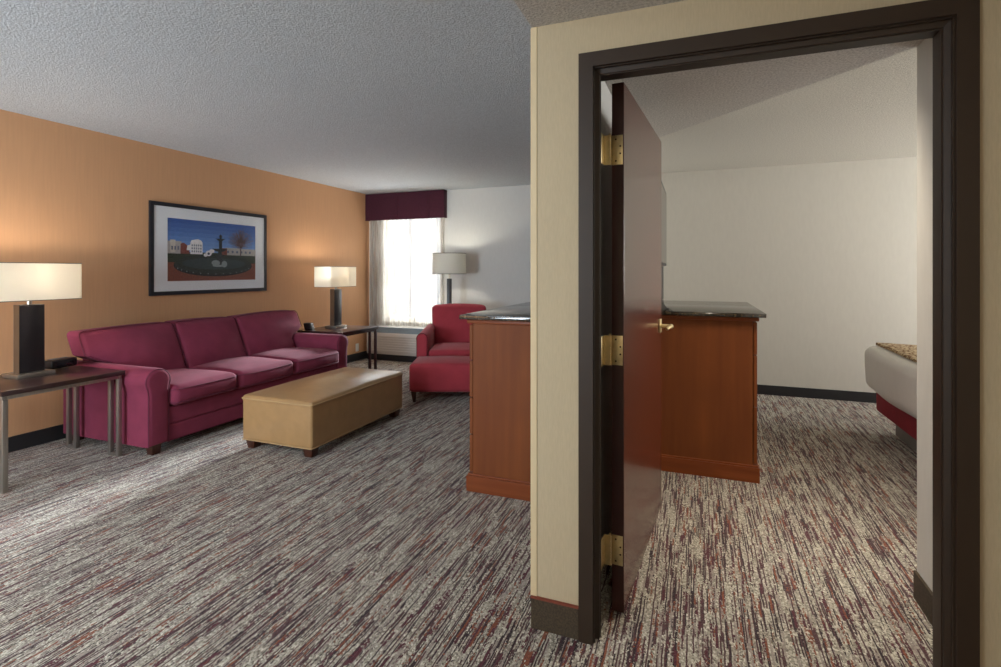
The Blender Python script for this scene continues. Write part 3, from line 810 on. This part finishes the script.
# print, drawn as coloured flat shapes in normalised coordinates (0..1, 0..1)
def flat(col):
    col = tuple(min(255, int(v*1.22+6)) for v in col)
    return mat('print_ink', col, 0.6, var=0.12, vscale=(1, 40, 40))
pm = []; pr = BM()
def ink(col, var=None):
    m = flat(col) if var is None else mat('print_ink', col, 0.6, col2=var, vscale=(1, 70, 70), detail=4)
    pm.append(m); pr.mi = len(pm)-1
lay = [0]
def poly(pts):
    lay[0] += 1; x = 0.0102+lay[0]*0.00002
    vs = [pr.b.verts.new((x, py0+(py1-py0)*u, pz0+(pz1-pz0)*w_)) for u, w_ in pts]
    f = pr.b.faces.new(vs); f.material_index = pr.mi
    if f.normal.x < 0 or (f.normal_update() or f.normal.x < 0): f.normal_flip()
def rect(u0, w0, u1, w1): poly([(u0, w0), (u1, w0), (u1, w1), (u0, w1)])
def ell(cu_, cw, ru, rw, n=28, a0=0, a1=360): poly([(cu_+ru*math.cos(math.radians(a0+(a1-a0)*k/n)), cw+rw*math.sin(math.radians(a0+(a1-a0)*k/n))) for k in range(n+(0 if a1-a0 == 360 else 1))])
# sky in bands (a real printed gradient)
for k in range(8):
    t = k/7; ink((int(38+70*(1-t)), int(74+70*(1-t)), int(140+52*(1-t)))); rect(0, 0.44+0.56*k/8, 1, 1)
ink((150, 82, 60), (118, 60, 46)); rect(0, 0, 1, 0.40)          # brick paving
ink((48, 62, 40), (30, 42, 28)); rect(0, 0.30, 1, 0.47)         # lawn and hedge
ink((150, 146, 142)); rect(0.0, 0.44, 0.14, 0.64); rect(0.62, 0.44, 0.80, 0.57); rect(0.80, 0.44, 1.0, 0.56)
ink((178, 172, 160)); rect(0.03, 0.46, 0.08, 0.66)
ink((110, 52, 44)); poly([(0.13, 0.44), (0.22, 0.44), (0.22, 0.56), (0.16, 0.62), (0.13, 0.60)]); rect(0.56, 0.44, 0.64, 0.56)
ink((206, 204, 204)); rect(0.23, 0.44, 0.36, 0.63); poly([(0.23, 0.63), (0.36, 0.63), (0.345, 0.67), (0.31, 0.69), (0.245, 0.67)]); poly([(0.19, 0.50), (0.24, 0.50), (0.24, 0.60), (0.20, 0.58)])
ink((84, 92, 110))
for r_ in range(3):
    for c_ in range(5): rect(0.243+c_*0.023, 0.47+r_*0.05, 0.255+c_*0.023, 0.50+r_*0.05)
for c_ in range(6): rect(0.64+c_*0.055, 0.48, 0.665+c_*0.055, 0.52)
for c_ in range(3): rect(0.04+c_*0.03, 0.50, 0.055+c_*0.03, 0.56)
# bare winter tree
ink((72, 56, 62)); rect(0.80, 0.42, 0.815, 0.66)
random.seed(11)
for k in range(150):
    an = math.radians(random.uniform(4, 176)); L_ = random.uniform(0.07, 0.19); wd = 0.0035
    bx, bz = 0.807, 0.56+random.uniform(0, 0.10)
    ex, ez = bx+L_*math.cos(an)*0.95, bz+L_*1.7*math.sin(an)
    poly([(bx-wd, bz), (bx+wd, bz), (ex+0.001, ez), (ex-0.001, ez)])
ink((104, 88, 104))
for k in range(240):
    an = math.radians(random.uniform(0, 360)); rr = random.uniform(0.3, 1); cu_, cw = 0.807+0.155*rr*math.cos(an), 0.72+0.17*rr*math.sin(an)
    poly([(cu_-0.009, cw), (cu_, cw-0.004), (cu_+0.009, cw+0.003), (cu_, cw+0.006)])
# basin
ink((28, 36, 34)); ell(0.50, 0.26, 0.445, 0.185)
ink((40, 50, 42), (24, 34, 28)); ell(0.50, 0.30, 0.425, 0.145)
ink((54, 72, 74), (36, 52, 52)); ell(0.50, 0.285, 0.36, 0.10)
ink((14, 18, 20)); poly([(0.5+0.445*math.cos(math.radians(a_)), 0.25+0.18*math.sin(math.radians(a_))) for a_ in range(180, 361, 9)]+[(0.5+0.435*math.cos(math.radians(a_)), 0.275+0.17*math.sin(math.radians(a_))) for a_ in range(360, 179, -9)])
ink((140, 148, 150))
for k in range(13):
    a_ = math.radians(200+k*11.7); ell(0.5+0.43*math.cos(a_), 0.235+0.145*math.sin(a_)+0.02, 0.006, 0.008, 6)
# stone tiers
ink((34, 40, 42)); poly([(0.46, 0.24), (0.62, 0.24), (0.58, 0.36), (0.565, 0.52), (0.53, 0.52), (0.515, 0.36)])
poly([(0.46, 0.545), (0.64, 0.545), (0.60, 0.505), (0.56, 0.49), (0.54, 0.49), (0.50, 0.505)]); rect(0.538, 0.54, 0.572, 0.70)
poly([(0.50, 0.72), (0.61, 0.72), (0.58, 0.69), (0.565, 0.675), (0.545, 0.675), (0.525, 0.69)]); poly([(0.545, 0.72), (0.565, 0.72), (0.575, 0.77), (0.555, 0.80), (0.54, 0.77)])
ink((120, 130, 134)); ell(0.50, 0.30, 0.05, 0.05, 9); ell(0.60, 0.28, 0.035, 0.06, 8); ell(0.53, 0.25, 0.07, 0.02, 10)
ink((222, 228, 234)); ell(0.42, 0.46, 0.035, 0.05, 9); ell(0.455, 0.50, 0.03, 0.035, 8); ell(0.385, 0.43, 0.022, 0.03, 8)
ink((40, 54, 70)); ell(0.42, 0.455, 0.014, 0.022, 8)
pr.obj('photo_print', pm, pf, smooth=False)
g = BM().box(0.0195, 0.0215, Y0+i_-0.002, Y1-i_+0.002, Z0+i_-0.002, Z1-i_+0.002).obj('glazing', M['glass'], pf, smooth=False)

# ------------------------------------------------------------------ chests of drawers
def chest(name, label, cx, cy, hx, hy, face, rows, grp=None):
    """face = -1 fronts look to -X, +1 to +X; cx is centre, top overhangs the fronts"""
    t = thing(name, label, 'dresser', (cx, cy, 0), 0, grp)
    f = face
    def bx(b, x0, x1, *r, **k): b.box(min(f*x0, f*x1), max(f*x0, f*x1), *r, **k)
    b = BM(); bx(b, -hx, hx-0.025, -hy, hy, 0.10, 1.0, bev=0.002); b.obj('carcass', M['cherry'], t, smooth=False)
    b = BM()
    pr_ = [(0, 0), (0.0, 0.0)]
    bx(b, -hx, hx+0.012, -hy-0.016, hy+0.016, 0.0, 0.092, bev=0.002); bx(b, -hx, hx+0.006, -hy-0.010, hy+0.010, 0.092, 0.104, bev=0.004)
    b.obj('plinth', M['cherryh'], t, smooth=False)
    b = BM(); bx(b, -hx, hx+0.010, -hy-0.012, hy+0.012, 0.99, 1.014, bev=0.005); b.obj('top_moulding', M['cherryh'], t)
    b = BM(); bx(b, -hx, hx+0.046, -hy-0.042, hy+0.042, 1.016, 1.042, bev=0.004); b.obj('stone_top', M['granite'], t)
    zs = rows; n = len(zs)-1
    for c_ in range(2):
        ya = -hy+0.006+c_*hy; yb = ya+hy-0.012
        for i in range(n):
            d = BM(); bx(d, hx-0.021, hx, ya, yb, zs[i]+0.003, zs[i+1]-0.003, bev=0.003)
            dr = d.obj('drawer', M['cherry'], t, smooth=False)
            k = BM(); ym = (ya+yb)/2; zm = (zs[i]+zs[i+1])/2
            k.tube([(f*hx, ym-0.05, zm), (f*(hx+0.02), ym-0.045, zm), (f*(hx+0.02), ym+0.045, zm), (f*hx, ym+0.05, zm)], 0.005, 8)
            k.obj('handle', M['nickel'], dr)
    return t
# living-room chest: X -1.235 .. -0.56, near end Y 2.765
chest('dresser', 'cherry wood dresser with dark stone top left of the doorway wall', -0.911, 3.66, 0.347, 0.89, -1, [0.108, 0.33, 0.55, 0.77, 0.985])
chest('dresser', 'cherry wood dresser with speckled stone top seen through the doorway', -0.0225, 4.085, 0.3745, 0.585, 1, [0.108, 0.46, 0.78, 0.985])

# television on the bedroom chest
tv = thing('television', 'flat television edge just past the open door on the bedroom dresser', 'television', (-0.20, 4.25, 1.0425))
BM().box(-0.085, -0.045, -0.53, 0.53, 0.30, 0.95, 0.006).obj('housing', M['black'], tv)
BM().box(-0.045, -0.0435, -0.505, 0.505, 0.325, 0.925).obj('screen', M['screen'], tv)
b = BM(); b.box(-0.085, -0.068, -0.50, 0.50, 0.012, 0.32, 0.003); b.obj('stand_panel', M['black'], tv)
BM().box(-0.13, -0.055, -0.30, 0.30, 0.0, 0.012, 0.003).obj('stand_base', M['black'], tv)

# ------------------------------------------------------------------ bed
bd = thing('bed', 'white bed with crimson skirt glimpsed past the doorway', 'bed', (2.335, 4.20, -0.0))
BM().box(-0.86, 1.0, -0.70, 0.70, 0.0, 0.185, 0.006).obj('bed_base', M['bedbase'], bd)
b = BM(); b.soft((0.06, 0, 0.26), (1.035, 0.765, 0.095), 0.03, 8); b.obj('bed_skirt', M['skirt'], bd)
b = BM(); b.soft((0.04, 0, 0.510), (1.085, 0.82, 0.175), 0.07, 12, puff=(0.015, 0, 0.01, 0.01, 0, 0.02), fn=lambda p: wr(Vector((p.x, p.y, p.z+(0.03*((p.x+1.05)/0.3) if False else 0))), 0.006, 8)); b.obj('duvet', M['duvet'], bd)
b = BM(); b.soft((-0.50, 0, 0.702), (0.46, 0.80, 0.012), 0.008, 10, puff=(0, 0, 0, 0, -0.016, 0.018), fn=lambda p: wr(p, 0.004, 8)); b.obj('bed_scarf', M['throw'], bd)
BM().soft((1.12, 0, 0.65), (0.03, 0.83, 0.45), 0.015, 4).obj('headboard', M['cherry'], bd)

# ------------------------------------------------------------------ lights
def light(name, typ, loc, power, col=(1, 1, 1), size=0.05, rot=(0, 0, 0), sy_=None, parent=None, spread=None):
    d = bpy.data.lights.new(name, typ); d.energy = power; d.color = col
    if typ == 'AREA':
        d.size = size
        if sy_: d.shape = 'RECTANGLE'; d.size_y = sy_
        if spread: d.spread = math.radians(spread)
    else: d.shadow_soft_size = size
    o = bpy.data.objects.new(name, d); C.objects.link(o); o.location = loc; o.rotation_euler = rot
    return o
WARM = (1.0, 0.90, 0.77); DAY = (0.78, 0.88, 1.0)
light('lamp_light', 'POINT', (-4.165, 2.072, 1.305), 10, WARM, 0.03)
light('lamp_light', 'POINT', (-4.165, 5.19, 1.305), 10, WARM, 0.03)
light('lamp_light', 'POINT', (*rd(-0.672, 6.72), 1.445), 8, (1, 0.94, 0.8), 0.03)
# daylight at the windows (just outside the glass)
light('skylight', 'AREA', (-4.1, FY+2.0, 3.35), 420, DAY, 3.0, (math.radians(-64), 0, 0), 1.3)
sun = light('sun', 'SUN', (-4, 12, 6), 55, (0.90, 0.95, 1.0)); sun.data.angle = math.radians(9)
sun.rotation_euler = Vector((0.085, -1.0, -0.30)).to_track_quat('-Z', 'Y').to_euler()
light('daylight', 'AREA', (BX+0.19, 4.75, 1.4), 165, (1.0, 0.985, 0.96), 1.6, (0, math.radians(90), 0), 2.3)
# fill lights added to brighten both rooms, none with a fixture
light('living_fill', 'AREA', (-2.4, -0.9, 2.40), 85, (0.88, 0.94, 1.0), 1.6, (0, 0, 0), 1.6)  # added downward fill for the living area
light('hall_fill', 'POINT', (0.5, -1.1, 1.85), 20, (1, 0.88, 0.72), 0.12)  # added warm fill behind the viewer
light('rear_fill', 'AREA', (-3.3, SY0+0.05, 1.3), 205, (0.74, 0.87, 1.0), 2.2, (math.radians(112), 0, math.radians(14)), 1.5, spread=125)  # added cool fill in front of the solid rear wall, no window there
light('ground_bounce', 'AREA', (-3.7, FY+1.9, -0.5), 500, (0.92, 0.96, 1.0), 3.0, (math.radians(-140), 0, 0), 1.2)
light('entry_fill', 'AREA', (0.50, 2.75, 2.17), 9, (1, 0.89, 0.75), 0.4, (0, 0, 0), 0.4, spread=95)  # added warm fill for the bedroom entry

w = bpy.data.worlds.new('world'); sc.world = w; w.use_nodes = True
bg = w.node_tree.nodes['Background']; bg.inputs[0].default_value = (0.86, 0.93, 1.0, 1); bg.inputs[1].default_value = 2.6

# ------------------------------------------------------------------ camera
cam = bpy.data.cameras.new('camera'); co = bpy.data.objects.new('camera', cam); C.objects.link(co)
co.location = (0, 0, 1.30); co.rotation_euler = (math.radians(90), 0, math.radians(20.91))
cam.sensor_width = 36; cam.lens = 511.7/1001*36; cam.shift_y = -62.5/1001; cam.clip_start = 0.02
sc.camera = co
sc.view_settings.view_transform = 'Standard'; sc.view_settings.look = 'None'; sc.view_settings.gamma = 1
sc.view_settings.use_curve_mapping = False
sc.view_settings.exposure = 0.12
